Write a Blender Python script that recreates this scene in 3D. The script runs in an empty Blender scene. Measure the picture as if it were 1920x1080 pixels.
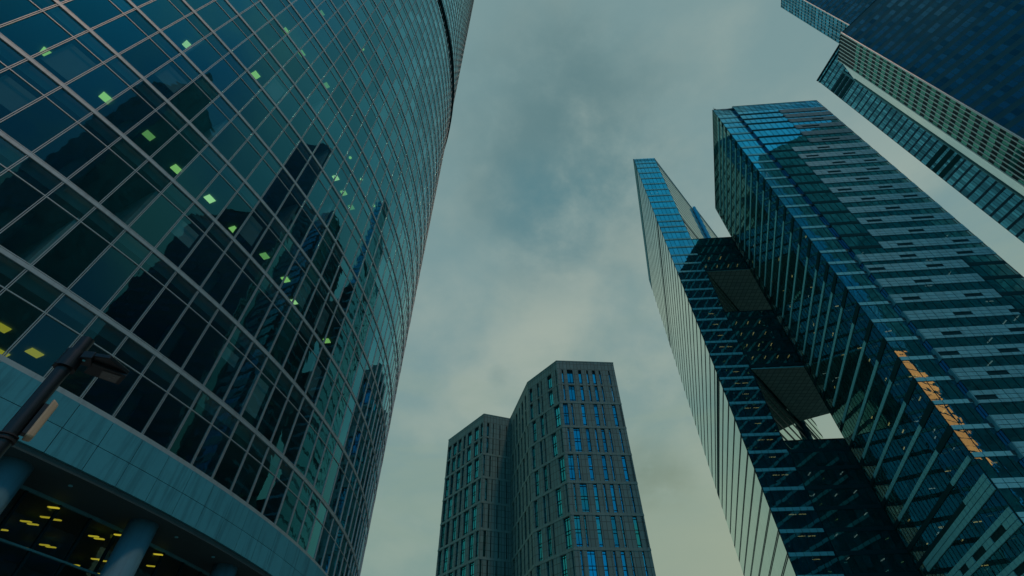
import bpy, math, random
from mathutils import Vector, Matrix
R = math.radians
rnd = random.Random(7)
scene = bpy.context.scene
COL = scene.collection

# ------------------------------------------------------------------ camera
FPX, CX, CY, ZX, ZY = 915.0, 960.0, 540.0, 950.0, -308.0      # pixels of the 1920 wide photograph
CAM = Vector((0, 0, 1.6))
zc = Vector((ZX-CX, -(ZY-CY), -FPX)).normalized()
fw = Vector((0, 0, -1))
yc = (fw - zc*fw.dot(zc)).normalized()
xc = yc.cross(zc)
ROT = Matrix((xc, yc, zc))                                    # camera axes to world
cd = bpy.data.cameras.new('camera')
cam = bpy.data.objects.new('camera', cd); COL.objects.link(cam)
cd.sensor_width = 36.0; cd.lens = FPX/1920*36.0
cd.clip_start = 0.1; cd.clip_end = 8000
cam.matrix_world = Matrix.Translation(CAM) @ ROT.to_4x4()
scene.camera = cam

# ------------------------------------------------------------------ sky and sun
SUN_AZ, SUN_EL = 148.3, 55.0
w = bpy.data.worlds.new('World'); scene.world = w; w.use_nodes = True
NT = w.node_tree; NT.nodes.clear()
def N(nt, typ, **k):
    n = nt.nodes.new(typ)
    for a, b in k.items(): setattr(n, a, b)
    return n
def math_n(nt, op, a, b=None, clamp=False):
    n = N(nt, 'ShaderNodeMath', operation=op); n.use_clamp = clamp
    for i, v in enumerate((a, b)):
        if v is None: continue
        if isinstance(v, (int, float)): n.inputs[i].default_value = v
        else: nt.links.new(v, n.inputs[i])
    return n.outputs[0]
def mixc(nt, f, a, b, blend='MIX'):
    n = N(nt, 'ShaderNodeMix', data_type='RGBA', blend_type=blend)
    for i, v in ((0, f), (6, a), (7, b)):
        if isinstance(v, (int, float)): n.inputs[i].default_value = v
        elif isinstance(v, tuple): n.inputs[i].default_value = (*v, 1)
        else: nt.links.new(v, n.inputs[i])
    return n.outputs[2]
def maprange(nt, v, a, b, c=0.0, d=1.0):
    n = N(nt, 'ShaderNodeMapRange', interpolation_type='SMOOTHSTEP')
    nt.links.new(v, n.inputs[0])
    for i, x in enumerate((a, b, c, d)): n.inputs[i+1].default_value = x
    return n.outputs[0]
def noise(nt, vec, scale, detail=6, rough=.55, dist=0.0):
    n = N(nt, 'ShaderNodeTexNoise'); n.inputs['Scale'].default_value = scale
    n.inputs['Detail'].default_value = detail; n.inputs['Roughness'].default_value = rough
    n.inputs['Distortion'].default_value = dist
    nt.links.new(vec, n.inputs['Vector']); return n.outputs['Fac']

tc = N(NT, 'ShaderNodeTexCoord').outputs['Generated']
sep = N(NT, 'ShaderNodeSeparateXYZ'); NT.links.new(tc, sep.inputs[0])
X, Y, Z = sep.outputs
zz = math_n(NT, 'ADD', math_n(NT, 'MAXIMUM', Z, 0.0), 0.30)
comb = N(NT, 'ShaderNodeCombineXYZ')
NT.links.new(math_n(NT, 'DIVIDE', X, zz), comb.inputs[0])
NT.links.new(math_n(NT, 'DIVIDE', Y, zz), comb.inputs[1])
P = comb.outputs[0]
n1 = noise(NT, P, 1.9, 10, .56, .12)
n2 = noise(NT, P, 3.8, 9, .60, .15)
n3 = noise(NT, P, 0.9, 4, .5, .1)
mp = N(NT, 'ShaderNodeMapping'); mp.inputs['Scale'].default_value = (2.2, 2.2, 9.0)
NT.links.new(tc, mp.inputs['Vector'])
n4 = noise(NT, mp.outputs[0], 1.6, 9, .62, .6)          # flat streaks low over the roofs
def blob(d, r0, r1):
    v = N(NT, 'ShaderNodeVectorMath', operation='DISTANCE')
    wob = N(NT, 'ShaderNodeVectorMath', operation='ADD')
    nz = N(NT, 'ShaderNodeTexNoise'); nz.inputs['Scale'].default_value = 7; nz.inputs['Detail'].default_value = 7
    NT.links.new(tc, nz.inputs['Vector'])
    sc = N(NT, 'ShaderNodeVectorMath', operation='SCALE'); sc.inputs['Scale'].default_value = r0*1.3
    sub = N(NT, 'ShaderNodeVectorMath', operation='SUBTRACT'); sub.inputs[1].default_value = (.5, .5, .5)
    NT.links.new(nz.outputs['Color'], sub.inputs[0]); NT.links.new(sub.outputs[0], sc.inputs[0])
    NT.links.new(tc, wob.inputs[0]); NT.links.new(sc.outputs[0], wob.inputs[1])
    NT.links.new(wob.outputs[0], v.inputs[0]); v.inputs[1].default_value = d
    return maprange(NT, v.outputs['Value'], r1, r0*.2)
cl = mixc(NT, maprange(NT, n1, .40, .60), (.170, .262, .262), (.285, .345, .305))
cl = mixc(NT, math_n(NT, 'MULTIPLY', maprange(NT, n2, .46, .72), .45), cl, (.305, .365, .318))
cl = mixc(NT, math_n(NT, 'MULTIPLY', maprange(NT, n3, .56, .40), .45), cl, (.150, .255, .275))
cl = mixc(NT, math_n(NT, 'MULTIPLY', math_n(NT, 'MULTIPLY', maprange(NT, n4, .42, .66), maprange(NT, Z, .78, .45)), .55), cl, (.225, .300, .258))
# darker cloud bank high in the middle, a brown-grey puff low on the right
def patch(d, r0, r1, a, col):
    global cl
    t_ = math_n(NT, 'MULTIPLY', blob(d, r0, r1), maprange(NT, n2, .30, .62))
    cl = mixc(NT, math_n(NT, 'MULTIPLY', t_, a), cl, col)
patch((.118, .461, .879), .15, .36, .85, (.085, .172, .190))
patch((.075, .55, .83), .06, .18, .85, (.075, .180, .212))
patch((.11, .34, .935), .08, .22, .65, (.095, .180, .195))
patch((.20, .50, .84), .05, .16, .60, (.085, .190, .215))
patch((.245, .873, .421), .045, .10, 1.0, (.085, .140, .130))
patch((.285, .860, .40), .02, .06, 1.0, (.11, .16, .14))
patch((.235, .885, .40), .012, .04, 1.0, (.09, .14, .125))
patch((-.03, .80, .60), .010, .030, .45, (.14, .22, .215))
# warm lower sky towards the right
cl = mixc(NT, math_n(NT, 'MULTIPLY', maprange(NT, Z, .66, .30), .60), cl, (.185, .275, .232))
low = maprange(NT, Z, .60, .25)
wr = math_n(NT, 'MAXIMUM', maprange(NT, X, -.25, .45), maprange(NT, X, -.35, -.8))
cl = mixc(NT, math_n(NT, 'MULTIPLY', math_n(NT, 'MULTIPLY', low, wr), .70), cl, (.285, .325, .235))
sk = N(NT, 'ShaderNodeTexSky', sky_type='NISHITA'); sk.sun_disc = False
sk.sun_elevation = R(SUN_EL); sk.sun_rotation = R(SUN_AZ); sk.air_density = 1.0; sk.dust_density = .6; sk.ozone_density = 3.0
clear = math_n(NT, 'MULTIPLY', maprange(NT, Y, .10, -.35), maprange(NT, n1, .66, .48))
up = N(NT, 'ShaderNodeVectorMath', operation='SCALE'); up.inputs['Scale'].default_value = 10.0
NT.links.new(cl, up.inputs[0])
skt = mixc(NT, 1.0, sk.outputs[0], (.03, .46, .60), 'MULTIPLY')
full = mixc(NT, math_n(NT, 'MULTIPLY', clear, .9), up.outputs[0], skt)
bg = N(NT, 'ShaderNodeBackground'); bg.inputs['Strength'].default_value = .10
NT.links.new(full, bg.inputs['Color'])
wo = N(NT, 'ShaderNodeOutputWorld'); NT.links.new(bg.outputs[0], wo.inputs['Surface'])

sd = bpy.data.lights.new('sun', 'SUN'); so = bpy.data.objects.new('sun', sd); COL.objects.link(so)
sd.energy = .5; sd.angle = R(5); sd.color = (1.0, .46, .28)
sv = Vector((math.sin(R(SUN_AZ))*math.cos(R(SUN_EL)), math.cos(R(SUN_AZ))*math.cos(R(SUN_EL)), math.sin(R(SUN_EL))))
so.rotation_euler = sv.to_track_quat('Z', 'Y').to_euler(); so.location = (60, -20, 120)
vs = scene.view_settings
vs.view_transform = 'Standard'; vs.look = 'None'; vs.exposure = 0.25; vs.gamma = 1.0; vs.use_curve_mapping = False
scene.render.engine = 'CYCLES'
scene.cycles.max_bounces = 8; scene.cycles.transparent_max_bounces = 16
scene.cycles.glossy_bounces = 5

# ------------------------------------------------------------------ materials
def newmat(name):
    m = bpy.data.materials.new(name); m.use_nodes = True
    nt = m.node_tree; nt.nodes.clear()
    out = N(nt, 'ShaderNodeOutputMaterial'); return m, nt, out
def solid(name, col, rough=.6, metal=0.0, var=.12, scale=.6, streak=0.0, island=0.0, spec=.5):
    m, nt, out = newmat(name)
    b = N(nt, 'ShaderNodeBsdfPrincipled')
    b.inputs['Roughness'].default_value = rough; b.inputs['Metallic'].default_value = metal
    b.inputs['Specular IOR Level'].default_value = spec
    co = N(nt, 'ShaderNodeNewGeometry')
    f = noise(nt, co.outputs['Position'], scale, 6, .6, .2)
    c = mixc(nt, f, tuple(x*(1-var) for x in col), tuple(min(1, x*(1+var)) for x in col))
    if streak:
        mp = N(nt, 'ShaderNodeMapping'); mp.inputs['Scale'].default_value = (3.2, 3.2, .22)
        nt.links.new(co.outputs['Position'], mp.inputs['Vector'])
        s = noise(nt, mp.outputs[0], 1.0, 5, .65, 0)
        c = mixc(nt, math_n(nt, 'MULTIPLY', maprange(nt, s, .48, .66), streak), c, tuple(x*.40 for x in col))
    if island:
        rr = math_n(nt, 'MULTIPLY', co.outputs['Random Per Island'], island)
        c = mixc(nt, rr, c, tuple(x*.55 for x in col))
    nt.links.new(c, b.inputs['Base Color'])
    rf = math_n(nt, 'ADD', math_n(nt, 'MULTIPLY', f, .2), rough-.1, True)
    nt.links.new(rf, b.inputs['Roughness'])
    nt.links.new(b.outputs[0], out.inputs[0]); return m
def glass(name, tint, f0, trans, power=4.0, wob=.02, wscale=.9, var=.35, rough=.01, graze=(.92, 1.0, .97), body=None, bodymix=0.0, bv=.38, tpow=4.0):
    """coated facade glass: tinted mirror reflection growing towards grazing, the rest looks through"""
    m, nt, out = newmat(name)
    g = N(nt, 'ShaderNodeNewGeometry'); oi = N(nt, 'ShaderNodeObjectInfo')
    rr = math_n(nt, 'FRACT', math_n(nt, 'ADD', g.outputs['Random Per Island'], oi.outputs['Random']))
    lw = N(nt, 'ShaderNodeLayerWeight'); lw.inputs['Blend'].default_value = .5
    fc = math_n(nt, 'POWER', lw.outputs['Facing'], power)
    f = math_n(nt, 'ADD', math_n(nt, 'MULTIPLY', fc, 1-f0), f0)
    jit = math_n(nt, 'ADD', math_n(nt, 'MULTIPLY', rr, var), 1-var/2)
    f = math_n(nt, 'MULTIPLY', f, jit, True)
    bump = N(nt, 'ShaderNodeBump'); bump.inputs['Strength'].default_value = 1.0; bump.inputs['Distance'].default_value = wob
    nz = noise(nt, g.outputs['Position'], wscale, 2, .4, .6)
    nt.links.new(nz, bump.inputs['Height'])
    gl = N(nt, 'ShaderNodeBsdfGlossy'); gl.inputs['Roughness'].default_value = rough
    nt.links.new(bump.outputs[0], gl.inputs['Normal'])
    nt.links.new(mixc(nt, math_n(nt, 'POWER', lw.outputs['Facing'], tpow), tint, graze), gl.inputs['Color'])
    tr = N(nt, 'ShaderNodeBsdfTransparent')
    r2 = math_n(nt, 'FRACT', math_n(nt, 'MULTIPLY', rr, 7.31))
    nt.links.new(mixc(nt, r2, tuple(x*.75 for x in trans), trans), tr.inputs['Color'])
    back = tr.outputs[0]
    if body:
        df = N(nt, 'ShaderNodeBsdfDiffuse')
        nt.links.new(mixc(nt, r2, tuple(x*(1-bv) for x in body), tuple(x*(1+bv) for x in body)), df.inputs['Color'])
        mb = N(nt, 'ShaderNodeMixShader'); mb.inputs[0].default_value = bodymix
        nt.links.new(tr.outputs[0], mb.inputs[1]); nt.links.new(df.outputs[0], mb.inputs[2]); back = mb.outputs[0]
    mx = N(nt, 'ShaderNodeMixShader'); nt.links.new(f, mx.inputs[0])
    nt.links.new(back, mx.inputs[1]); nt.links.new(gl.outputs[0], mx.inputs[2])
    nt.links.new(mx.outputs[0], out.inputs[0]); return m
def lampmat(name, col, s):
    m, nt, out = newmat(name)
    e = N(nt, 'ShaderNodeEmission'); e.inputs['Color'].default_value = (*col, 1); e.inputs['Strength'].default_value = s
    nt.links.new(e.outputs[0], out.inputs[0]); return m
def stone_uv(name, col, bw, bh, mortar, seam=.35, var=.18):
    m, nt, out = newmat(name)
    b = N(nt, 'ShaderNodeBsdfPrincipled'); b.inputs['Roughness'].default_value = .75
    uv = N(nt, 'ShaderNodeTexCoord').outputs['UV']
    br = N(nt, 'ShaderNodeTexBrick'); br.offset = 0.0
    br.inputs['Scale'].default_value = 1.0; br.inputs['Brick Width'].default_value = bw; br.inputs['Row Height'].default_value = bh
    br.inputs['Mortar Size'].default_value = mortar; br.inputs['Mortar Smooth'].default_value = .1
    br.inputs['Color1'].default_value = (*[x*(1-var) for x in col], 1); br.inputs['Color2'].default_value = (*[x*(1+var) for x in col], 1)
    br.inputs['Mortar'].default_value = (*[x*seam for x in col], 1)
    nt.links.new(uv, br.inputs['Vector'])
    g = N(nt, 'ShaderNodeNewGeometry')
    f = noise(nt, g.outputs['Position'], .35, 7, .65, .3)
    c = mixc(nt, math_n(nt, 'MULTIPLY', f, .5), br.outputs['Color'], tuple(x*.6 for x in col))
    nt.links.new(c, b.inputs['Base Color']); nt.links.new(b.outputs[0], out.inputs[0]); return m

M = {}
M['alu'] = solid('pale aluminium frame', (.34, .46, .47), .46, .4, .1, 1.5)
M['band_alu'] = solid('pale aluminium floor band', (.36, .50, .52), .5, .35, .12, .8, .25)
M['gap'] = solid('black gasket', (.02, .025, .027), .7)
M['dark_int'] = solid('dark office interior', (.05, .12, .13), .9, 0, .4, .5)
M['ceil'] = solid('office ceiling', (.14, .23, .23), .9, 0, .2, .4)
M['blind'] = solid('grey roller blind', (.22, .40, .42), .85, 0, .1, 2)
M['stone_base'] = solid('grey stone cladding', (.07, .38, .47), .65, 0, .12, 3.0, .45, .3, .15)
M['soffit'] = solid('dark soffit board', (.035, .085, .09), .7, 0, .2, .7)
M['column'] = solid('smooth grey column render', (.08, .26, .34), .65, 0, .14, 1.2, .35, 0, .3)
M['curved_glass'] = glass('green tinted office glass', (.13, .74, .92), .055, (.72, .92, .92), 2.6, .0035, .9, .35, .006, (.84, 1.0, .94), (.006, .046, .062), .20, .38, 5.0)
M['lobby_glass'] = glass('clear lobby glass', (.6, .9, .95), .06, (.80, .84, .80), 4.0, .006, 1.0, .2)
M['lamp_green'] = lampmat('office ceiling louvre light', (.46, .95, .24), .62)
M['lamp_green_dim'] = lampmat('dimmed office louvre light', (.40, .95, .26), .36)
M['lamp_green_bright'] = lampmat('bright office louvre light', (.55, .98, .38), .85)
M['lamp_yellow'] = lampmat('warm lobby light', (.85, .72, .05), .42)
M['lamp_warm'] = lampmat('warm office strip light', (1.0, .72, .25), .85)
M['lamp_cool'] = lampmat('cool office strip light', (.75, .95, .85), .5)
M['strip_glass'] = glass('blue mirror glass', (.28, .80, .98), .38, (.34, .48, .50), 3.2, .006, .5, .25, .004, (.78, .92, .86), (.004, .10, .14), .45)
M['side_glass'] = glass('dark mirror glass', (.38, .84, .74), .12, (.44, .60, .58), 3.6, .006, .6, .3, .004, (.80, .95, .86), (.003, .11, .13), .5)
M['pinstripe'] = solid('grey pinstripe spandrel', (.045, .105, .105), .6, 0, .15, .6, 0, 0, .15)
M['bridge_glass'] = glass('dark bridge glass', (.34, .84, .84), .34, (.40, .54, .53), 3.6, .004, .6, .3, .004, (.80, .95, .86), (.003, .12, .145), .55)
M['slab_glass'] = glass('pale mirror glass', (.55, .78, .76), .50, (.25, .32, .32), 2.0, .004, .3, .06, .03, (.95, 1.0, .92))
M['panel'] = solid('pale blue grey metal panel', (.15, .57, .65), .55, .0, .16, .5, .4, .3, .1)
M['panel_thin'] = solid('light metal spandrel strip', (.18, .68, .77), .5, .0, .1, .8, .15, .2, .0)
M['panel_grey'] = solid('dull grey metal panel', (.09, .32, .37), .6, 0, .12, .5, .2, .15, .05)
M['spandrel_dark'] = solid('dark spandrel', (.010, .062, .074), .5, 0, .2, .6, 0, 0, 0.0)
M['frame_dark'] = solid('dark window frame', (.008, .036, .044), .5, 0, .12, .6, 0, 0, 0.0)
M['soffit_grid'] = stone_uv('gridded dark soffit panels', (.24, .42, .40), 1.4, 1.4, .11, .40, .16)
M['tower_core'] = solid('dark tower interior', (.03, .085, .095), .9, 0, .3, .3)
M['cladding'] = stone_uv('dark grey stone panels', (.125, .325, .325), .95, 1.73, .07, .33, .14)
M['ledge'] = stone_uv('grey stone ledge', (.15, .36, .355), .95, 4.0, .02, .5, .1)
M['blue_window'] = glass('blue window glass', (.05, .70, .88), .46, (.3, .45, .5), 3.0, .004, .6, .7, .004, (.14, .74, .95), (.008, .06, .08), .5)
M['teal_face'] = glass('dark blue office glass', (.25, .62, .80), .12, (.4, .5, .5), 3.0, .004, .4, .9, .02, (.4, .85, .9), (.001, .080, .118), .85, .2)
M['teal_spandrel'] = solid('dark teal spandrel glass', (.001, .080, .095), .35, 0, .15, .2)
M['green_glass'] = glass('green facade glass', (.20, .75, .58), .22, (.3, .5, .45), 3.2, .01, .4, .5, .02, (.6, .9, .8), (.008, .10, .075), .7)
M['green_dark'] = solid('dark green spandrel glass', (.004, .040, .042), .4, 0, .3, .2, 0, 0, .1)
M['white_trim'] = solid('white metal trim', (.72, .88, .84), .5, .1, .05, .5)
M['ribbed_glass'] = glass('ribbed pale glass', (.70, .85, .78), .55, (.3, .36, .34), 1.6, .003, .3, .08, .06, (.97, 1.0, .93))
M['far_glass'] = glass('blue far tower glass', (.16, .68, .90), .30, (.3, .4, .45), 3.0, .004, .4, 1.0, .02, (.3, .75, .95), (.008, .10, .19), .6)
M['far_spandrel'] = solid('dark blue spandrel', (.006, .07, .115), .4, 0, .25, .3, 0, 0, .1)
M['lamp_black'] = solid('black painted steel', (.006, .012, .016), .36, 0, .25, 9)
M['lens'] = solid('lamp lens', (.14, .15, .14), .25, 0, .2, 12)
M['beige'] = solid('beige plastic', (.55, .43, .27), .5, 0, .08, 8)
M['paving'] = solid('pale paving ground', (.24, .29, .28), .9, 0, .2, .8)
M['dark_tower'] = glass('smoky glass', (.5, .8, .8), .16, (.3, .4, .4), 4.0, .004, .5, .8, .03, (.7, .9, .9), (.022, .13, .16), .85)
M['smoky'] = glass('pale smoky glass', (.4, .8, .8), .16, (.3, .4, .4), 4.0, .004, .5, .8, .03, (.6, .9, .9), (.03, .30, .37), .9)
M['sunlit_glow_pane'] = lampmat('orange sunlit glow', (1.0, .20, .05), 2.2)  # emission standing in for sunlight on a facade, no lamps behind it

# ------------------------------------------------------------------ mesh helpers
class MB:
    def __init__(s): s.v = []; s.f = []
    def quad(s, *p):
        i = len(s.v); s.v += [Vector(q) for q in p]; s.f.append(tuple(range(i, i+len(p))))
    def hexa(s, b, t):
        """bottom loop b and top loop t, both counter-clockwise seen from above"""
        i = len(s.v); n = len(b); s.v += [Vector(q) for q in b] + [Vector(q) for q in t]
        s.f.append(tuple(i+k for k in reversed(range(n)))); s.f.append(tuple(i+n+k for k in range(n)))
        for k in range(n):
            j = (k+1) % n; s.f.append((i+k, i+j, i+n+j, i+n+k))
    def prism(s, poly, z0, z1):
        a = sum(poly[k][0]*poly[(k+1) % len(poly)][1]-poly[(k+1) % len(poly)][0]*poly[k][1] for k in range(len(poly)))
        if a < 0: poly = poly[::-1]
        s.hexa([(x, y, z0) for x, y in poly], [(x, y, z1) for x, y in poly])
    def tube(s, p0, p1, r0, r1=None, n=24, cap=True):
        r1 = r0 if r1 is None else r1
        p0, p1 = Vector(p0), Vector(p1); d = (p1-p0).normalized()
        a = d.orthogonal().normalized(); b = d.cross(a); i = len(s.v)
        for p, r in ((p0, r0), (p1, r1)):
            for k in range(n):
                t = 2*math.pi*k/n; s.v.append(p+a*r*math.cos(t)+b*r*math.sin(t))
        for k in range(n):
            j = (k+1) % n; s.f.append((i+k, i+j, i+n+j, i+n+k))
        if cap:
            s.f.append(tuple(i+k for k in reversed(range(n)))); s.f.append(tuple(i+n+k for k in range(n)))
    def build(s, name, mat, parent=None, smooth=False, bevel=0.0):
        base = parent.matrix_basis.translation if parent else Vector((0, 0, 0))
        if parent and parent.parent: base = base + parent.parent.matrix_basis.translation
        me = bpy.data.meshes.new(name)
        me.from_pydata([tuple(v-base) for v in s.v], [], s.f)
        uv = me.uv_layers.new(name='UVMap').data
        for p in me.polygons:
            n = p.normal
            if abs(n.z) > .8: t = Vector((1, 0, 0)); q = Vector((0, 1, 0))
            else: t = Vector((-n.y, n.x, 0)).normalized(); q = Vector((0, 0, 1))
            for li in p.loop_indices:
                c = s.v[me.loops[li].vertex_index]; uv[li].uv = (c.dot(t), c.dot(q))
            p.use_smooth = smooth
        me.materials.append(mat); me.update()
        o = bpy.data.objects.new(name, me); COL.objects.link(o)
        if parent: o.parent = parent
        if bevel:
            b = o.modifiers.new('bevel', 'BEVEL'); b.width = bevel; b.segments = 2; b.limit_method = 'ANGLE'
        return o
def thing(name, loc, label, cat, group=None):
    o = bpy.data.objects.new(name, None); COL.objects.link(o); o.location = loc
    o.matrix_basis = Matrix.Translation(Vector(loc)); o.empty_display_size = .5
    o['label'] = label; o['category'] = cat
    if group: o['group'] = group
    return o
def proj(p):
    d = ROT.transposed() @ (Vector(p)-CAM)
    if d.z > -.1: return None
    return CX+FPX*d.x/-d.z, CY-FPX*d.y/-d.z
def shown(q):
    """size of a pane in the picture, 0 outside the frame"""
    pp = [proj(p) for p in q]
    if any(p is None for p in pp): return 0.0
    cx = sum(p[0] for p in pp)/len(pp); cy = sum(p[1] for p in pp)/len(pp)
    if not (-20 < cx < 1940 and -20 < cy < 1100): return 0.0
    a = sum(pp[k][0]*pp[(k+1) % len(pp)][1]-pp[(k+1) % len(pp)][0]*pp[k][1] for k in range(len(pp)))
    return abs(a)/2
class Frame:
    """a facade from A to B (left to right seen from outside); s along it, z up, o outwards"""
    def __init__(s, A, B):
        s.A = Vector((A[0], A[1], 0)); d = Vector((B[0], B[1], 0))-s.A; s.L = d.length; s.u = d/s.L
        s.n = Vector((s.u.y, -s.u.x, 0))
    def p(s, a, z, o=0.0): return s.A+s.u*a+s.n*o+Vector((0, 0, z))
    def box(s, mb, a0, a1, z0, z1, o0, o1):
        lo = [s.p(a0, z0, o1), s.p(a1, z0, o1), s.p(a1, z0, o0), s.p(a0, z0, o0)]
        hi = [s.p(a0, z1, o1), s.p(a1, z1, o1), s.p(a1, z1, o0), s.p(a0, z1, o0)]
        mb.hexa(lo, hi)
    def pane(s, a0, a1, z0, z1, o=0.0, jit=.004):
        j = [rnd.uniform(-jit, jit) for _ in range(3)]
        return [s.p(a0, z0, o+j[0]), s.p(a1, z0, o+j[1]), s.p(a1, z1, o+j[2]), s.p(a0, z1, o+j[0]+j[2]-j[1])]
def windows(parent, panes, mat, name='window', limit=100):
    """the largest panes as parts of their own, the rest as one part"""
    panes = sorted(panes, key=shown, reverse=True)
    k = min(limit, len(panes))
    for q in panes[:k]:
        m = MB(); m.quad(*q); m.build(name, mat, parent)
    if panes[k:]:
        m = MB()
        for q in panes[k:]: m.quad(*q)
        o = m.build(name, mat, parent); o['kind'] = 'stuff'
def frange(a, b, n): return [a+(b-a)*k/n for k in range(n+1)]

# ------------------------------------------------------------------ ground
g = MB(); g.quad((-3000, -3000, 0), (3000, -3000, 0), (3000, 3000, 0), (-3000, 3000, 0))
o = g.build('ground', M['paving']); o['kind'] = 'structure'

# ================================================================== curved glass tower on the left
CC = Vector((-63.2, 34.15, 0)); RG = 51.3
STEP = R(1.475); PH = R(-23.62)
TH = [PH+STEP*k for k in range(-41, 34)]
def cyl(th, r, z): return Vector((CC.x+r*math.cos(th), CC.y+r*math.sin(th), z))
def arcbox(mb, t0, t1, r0, r1, z0, z1):
    mb.hexa([cyl(t0, r1, z0), cyl(t1, r1, z0), cyl(t1, r0, z0), cyl(t0, r0, z0)],
            [cyl(t0, r1, z1), cyl(t1, r1, z1), cyl(t1, r0, z1), cyl(t0, r0, z1)])
def arcstrip(mb, ths, r0, r1, z0, z1):
    for a, b in zip(ths[:-1], ths[1:]): arcbox(mb, a, b, r0, r1, z0, z1)
lt = thing('curved_office_tower', (CC.x, CC.y, 0), 'curved green glass office tower with pale window grid above a stone band on round columns', 'office tower', None)
FL = [15.12+4*k for k in range(0, 64)]
SILL = 11.95
BELT = 26                                         # the floor with the dark belt, about z 107
panes = []
def cpane(k, z0, z1, r=RG):
    j = [rnd.uniform(-.004, .004) for _ in range(3)]
    a, b = TH[k], TH[k+1]
    return [cyl(a, r+j[0], z0), cyl(b, r+j[1], z0), cyl(b, r+j[2], z1), cyl(a, r+j[0]+j[2]-j[1], z1)]
rows = [(SILL, 13.92), (13.98, FL[0])]
for i, z in enumerate(FL[:-1]): rows += [(z+.10, z+2.78), (z+2.84, FL[i+1])]
ZB0, ZB1 = 106.2, 108.0
for z0, z1 in rows:
    if z0 < ZB1 and z1 > ZB0:
        if z0 < ZB0-.6: z1 = ZB0
        elif z1 > ZB1+.6: z0 = ZB1
        else: continue
    for k in range(len(TH)-1): panes.append(cpane(k, z0, z1))
windows(lt, panes, M['curved_glass'])
for i, z in enumerate(FL):
    if ZB0-.4 < z < ZB1+.4: continue
    m = MB(); arcstrip(m, TH, RG-.06, RG+.06, z-.17, z); arcstrip(m, TH, RG-.05, RG+.05, z+.03, z+.065)
    m.build('floor_band', M['band_alu'], lt)
    if i < len(FL)-1:
        m = MB(); arcstrip(m, TH, RG-.05, RG+.035, z+2.78, z+2.825); m.build('transom', M['alu'], lt)
m = MB(); arcstrip(m, TH, RG-.05, RG+.035, 13.92, 13.965); m.build('transom', M['alu'], lt)
m = MB(); arcstrip(m, TH, RG-.25, RG+.12, SILL-.20, SILL-.02); m.build('sill', M['band_alu'], lt)
m = MB(); arcstrip(m, TH, RG-.6, RG+.30, ZB0, ZB1); m.build('dark_belt', M['frame_dark'], lt)
for t in TH:
    m = MB()
    for z0, z1 in ((SILL, ZB0), (ZB1, FL[-1])):
        for d in (-.00085, .00030): arcbox(m, t+d, t+d+.00055, RG-.05, RG+.045, z0, z1)
    m.build('mullion', M['alu'], lt)
# floors, core, roof and the rest of the round wall
ring = [2*math.pi*k/96 for k in range(97)]
for i, z in enumerate(FL+[11.6]):
    m = MB(); m.prism([(cyl(t, RG-.22, 0).x, cyl(t, RG-.22, 0).y) for t in ring[:-1]], z-.62, z-.02)
    m.build('ceiling', M['ceil'], lt)
m = MB(); m.tube((CC.x, CC.y, 0), (CC.x, CC.y, FL[-1]-.1), 41.5, None, 64, False); m.build('core_wall', M['dark_int'], lt, True)
back = [TH[-1]+(2*math.pi-(TH[-1]-TH[0]))*k/48 for k in range(49)]
m = MB(); arcstrip(m, back, RG-.2, RG, 9.8, FL[-1]); m.build('rear_wall', M['dark_tower'], lt)
# partitions and blinds seen through the panes
for k, fi in [(rnd.randrange(24, 60), rnd.randrange(0, 14)) for _ in range(46)]:
    z = FL[fi]; h = rnd.uniform(.5, 2.2); m = MB()
    arcbox(m, TH[k]+.0015, TH[k+1]-.0015, RG-.30, RG-.28, z+2.75-h, z+2.75); m.build('blind', M['blind'], lt)
for k, fi in [(rnd.randrange(22, 58), rnd.randrange(0, 12)) for _ in range(36)]:
    z = FL[fi]; m = MB(); arcbox(m, TH[k]-.002, TH[k]+.002, RG-9.5, RG-.5, z, z+3.38); m.build('partition', M['blind'], lt)
for k in range(20, 62, 6):
    m = MB(); c = cyl(TH[k], RG-2.2, 0); m.tube((c.x, c.y, 11), (c.x, c.y, 106), .38, None, 16, False)
    m.build('inner_column', M['dark_int'], lt, True)
# louvre lights
LAMPS = [(-20.46, 9.57, 26.5), (-19.33, 11.59, 26.5), (-22.04, 7.44, 26.5), (-20.09, 9.45, 34.5), (-18.52, 12.65, 38.5), (-18.13, 12.46, 54.5),
 (-18.8, 13.6, 26.5), (-17.78, 15.57, 26.5), (-17.22, 17.82, 26.5), (-16.07, 19.93, 26.5), (-15.38, 21.99, 26.5), (-15.43, 24.12, 26.5), (-14.27, 28.33, 26.5),
 (-16.55, 16.39, 46.5), (-18.74, 11.87, 46.5), (-14.84, 21.17, 38.5), (-14.52, 22.64, 38.5), (-14.21, 24.13, 38.5), (-14.61, 21.41, 42.5), (-14.08, 23.67, 42.5), (-13.51, 26.59, 42.5),
 (-19.58, 13.65, 14.5), (-19.34, 15.18, 14.5), (-20.7, 15.16, 14.5), (-15.93, 16.93, 58.5), (-17.93, 13.65, 46.5)]
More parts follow.
